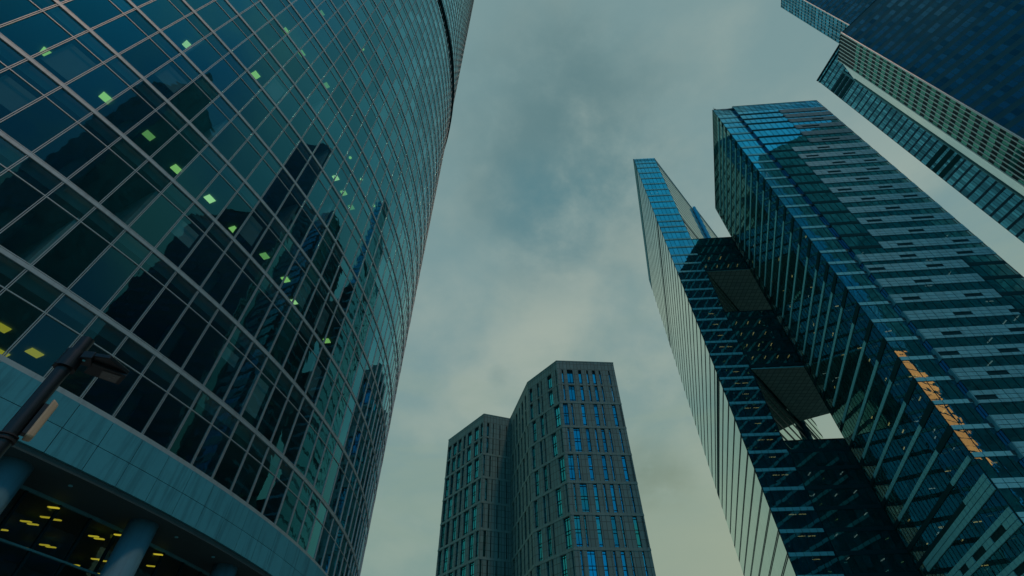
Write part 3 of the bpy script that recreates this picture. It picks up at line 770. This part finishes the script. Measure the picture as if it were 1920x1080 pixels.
# narrow face from azimuth 64.83 to 67.35 along dS
t = 0.0
while math.degrees(math.atan2(S0[0]+dS.x*t, S0[1]+dS.y*t)) < 67.35: t += .02
S1 = (S0[0]+dS.x*t, S0[1]+dS.y*t); S2 = ext(S1, (S1[0]+.57, S1[1]-.82), 42)
b3 = thing('navy_tall_tower', (180, 60, 0), 'tallest navy tower with blue gridded narrow face, cut off by the top edge', 'office tower')
FN = Frame(S0, S1); FM = Frame(S1, S2)
zn = [3.75*k for k in range(86) if 3.75*k < H3]
pn, pm = [], []
en_ = frange(0, FN.L, 7); em = frange(0, FM.L, 30)
for i, z in enumerate(zn):
    top = zn[i+1] if i+1 < len(zn) else H3
    for a, b in zip(en_[:-1], en_[1:]): pn.append(FN.pane(a+.05, b-.05, z+.95, top-.03, .02, .004))
    for a, b in zip(em[:-1], em[1:]): pm.append(FM.pane(a+.05, b-.05, z+1.4, top-.1, .02, .004))
windows(b3, pn, M['far_glass']); windows(b3, pm, M['teal_face'], 'front_window')
m = MB(); FN.box(m, 0, FN.L, 0, H3, -.6, 0); m.build('spandrel_wall', M['spandrel_dark'], b3)
m = MB(); FM.box(m, 0, FM.L, 0, H3, -.6, 0); m.build('front_spandrel_wall', M['teal_spandrel'], b3)
for a in en_:
    m = MB(); FN.box(m, a-.06, a+.06, 0, H3, .02, .18); m.build('fin', M['white_trim'], b3)
m = MB(); FN.box(m, FN.L-.1, FN.L+.3, 0, H3+.2, .03, .32); m.build('corner_trim', M['white_trim'], b3)
np_ = [S0, S1, S2, (S2[0]+28, S2[1]+9), (S0[0]+28, S0[1]+9)]
m = MB()
for A_, B_ in zip(np_[2:], np_[3:]+np_[:1]): Frame(A_, B_).box(m, 0, Frame(A_, B_).L, 0, H3-.1, -.5, 0)
m.build('rear_wall', M['dark_tower'], b3)
m = MB(); m.prism(inset(np_, .97), 0, H3-.4); m.build('core_wall', M['tower_core'], b3)

# ================================================================== buildings behind the viewpoint, seen as reflections
def plain_tower(name, poly, H, lab, pitch=3.9, mod=1.8, lit=0.0, zlit=0):
    e = thing(name, (*poly[0], 0), lab, 'office tower')
    pans, lits = [], []
    for A_, B_ in zip(poly, poly[1:]+poly[:1]):
        F = Frame(A_, B_); n = max(3, int(F.L/mod)); ee = frange(.3, F.L-.3, n)
        m = MB(); F.box(m, 0, F.L, 0, H, -.5, 0); m.build('wall', M['panel_grey'], e)
        for k in range(int(H/pitch)):
            for a, b in zip(ee[:-1], ee[1:]):
                (lits if lit and A_ == poly[0] and k*pitch > zlit and rnd.random() < lit else pans).append(F.pane(a+.05, b-.05, k*pitch+.55, k*pitch+pitch-.1, .03, .005))
    m = MB()
    for q in pans: m.quad(*q)
    o = m.build('window', M['smoky'], e); o['kind'] = 'stuff'
    if lits:
        m = MB()
        for q in lits: m.quad(*q)
        o = m.build('sunlit_glow_pane', M['sunlit_glow_pane'], e); o['kind'] = 'stuff'
    m = MB(); m.prism(inset(poly, .99), H-.5, H); m.build('roof', M['panel_grey'], e)
    return e
plain_tower('smoky_tower', [(222, -50), (167, -75), (185, -115), (240, -90)], 330, 'smoky dark tower seen only as the dark reflection on the striped tower front')
plain_tower('sunlit_glow_block', [(161, -68.5), (138, -57), (131, -76), (150, -86)], 143, 'lower block with added glowing orange panes seen only reflected beside the dark reflection', 3.6, 2.6, .97, 84)  # unseen block, its glowing panes added to give the orange reflection

# ================================================================== street lamp near the camera
az = R(-49.25); D = 7.0
px, py = math.sin(az)*D, math.cos(az)*D
right = Vector((math.cos(az), -math.sin(az), 0)); away = Vector((math.sin(az), math.cos(az), 0)); up_ = Vector((0, 0, 1))
lamp = thing('street_lamp', (px, py, 0), 'slim black street lamp with flat floodlight head, in front of the curved tower', 'street lamp')
c0 = Vector((px, py, 0))
m = MB(); m.tube(c0, c0+up_*5.67, .080, .075, 32); m.tube(c0, c0+up_*.5, .13, .12, 32); m.build('pole', M['lamp_black'], lamp, False, 0)
m = MB(); m.tube(c0+up_*5.24, c0+up_*5.46, .105, .105, 32); m.tube(c0+up_*5.22, c0+up_*5.245, .112, .112, 32); m.build('clamp', M['lamp_black'], lamp)
def slab(mb, o, ex, ey, ez): 
    mb.hexa([o, o+ex, o+ex+ey, o+ey], [o+ez, o+ex+ez, o+ex+ey+ez, o+ey+ez])
tow = (-away*.62+right*.2).normalized()
hx = (right*.97-away*.15).normalized(); hy = (away*.97+right*.15).normalized()
def lp_(r, a, z): return c0+right*r+away*a+up_*z
m = MB(); b_ = [lp_(.05, -.14, 5.35), lp_(.15, -.22, 5.35), lp_(.21, -.02, 5.35), lp_(.06, .05, 5.35)]; m.hexa(b_, [q+up_*.10 for q in b_])
br = m.build('bracket', M['lamp_black'], lamp, False, .01)
m = MB(); p = lp_(.105, -.11, 5.351); m.tube(p, p-up_*.012, .017, .015, 12); m.build('bolt', M['panel'], br)
m = MB(); b_ = [lp_(.19, -.10, 5.36), lp_(.567, -.134, 5.36), lp_(.575, .135, 5.36), lp_(.184, .185, 5.36)]; m.hexa(b_, [q+up_*.045 for q in b_])
hd = m.build('lamp_head', M['lamp_black'], lamp, False, .006)
m = MB(); b_ = [lp_(.142, -.20, 5.39), lp_(.297, -.299, 5.39), lp_(.567, -.139, 5.39), lp_(.575, .130, 5.41), lp_(.184, .18, 5.41)]; m.hexa(b_, [q+up_*.05 for q in b_])
m.build('cover', M['lamp_black'], hd, False, .008)
m = MB(); b_ = [lp_(.331, -.05, 5.352), lp_(.523, -.085, 5.352), lp_(.529, .104, 5.352), lp_(.346, .13, 5.352)]; m.hexa(b_, [q+up_*.007 for q in b_])
m.build('lens', M['lens'], hd)
bx = thing('pole_box', tuple(c0+up_*4.4), 'beige rounded equipment box strapped to the street lamp pole', 'box')
m = MB(); b0 = c0+right*.115+up_*4.36-away*.02; m.hexa([b0-away*.09, b0+right*.075-away*.07, b0+right*.075+away*.07, b0+away*.09], [b0-away*.09+up_*.46, b0+right*.075-away*.07+up_*.42, b0+right*.075+away*.07+up_*.42, b0+away*.09+up_*.46])
m.build('housing', M['beige'], bx, False, .02)
m = MB(); slab(m, c0+right*.075+up_*4.40-away*.05, right*.04, away*.1, up_*.36); m.build('back_plate', M['lamp_black'], bx)
m = MB(); m.tube(c0+up_*4.28, c0+up_*4.30, .098, .098, 28); m.tube(c0+up_*4.33, c0+up_*4.345, .096, .096, 28); m.build('strap', M['gap'], bx)
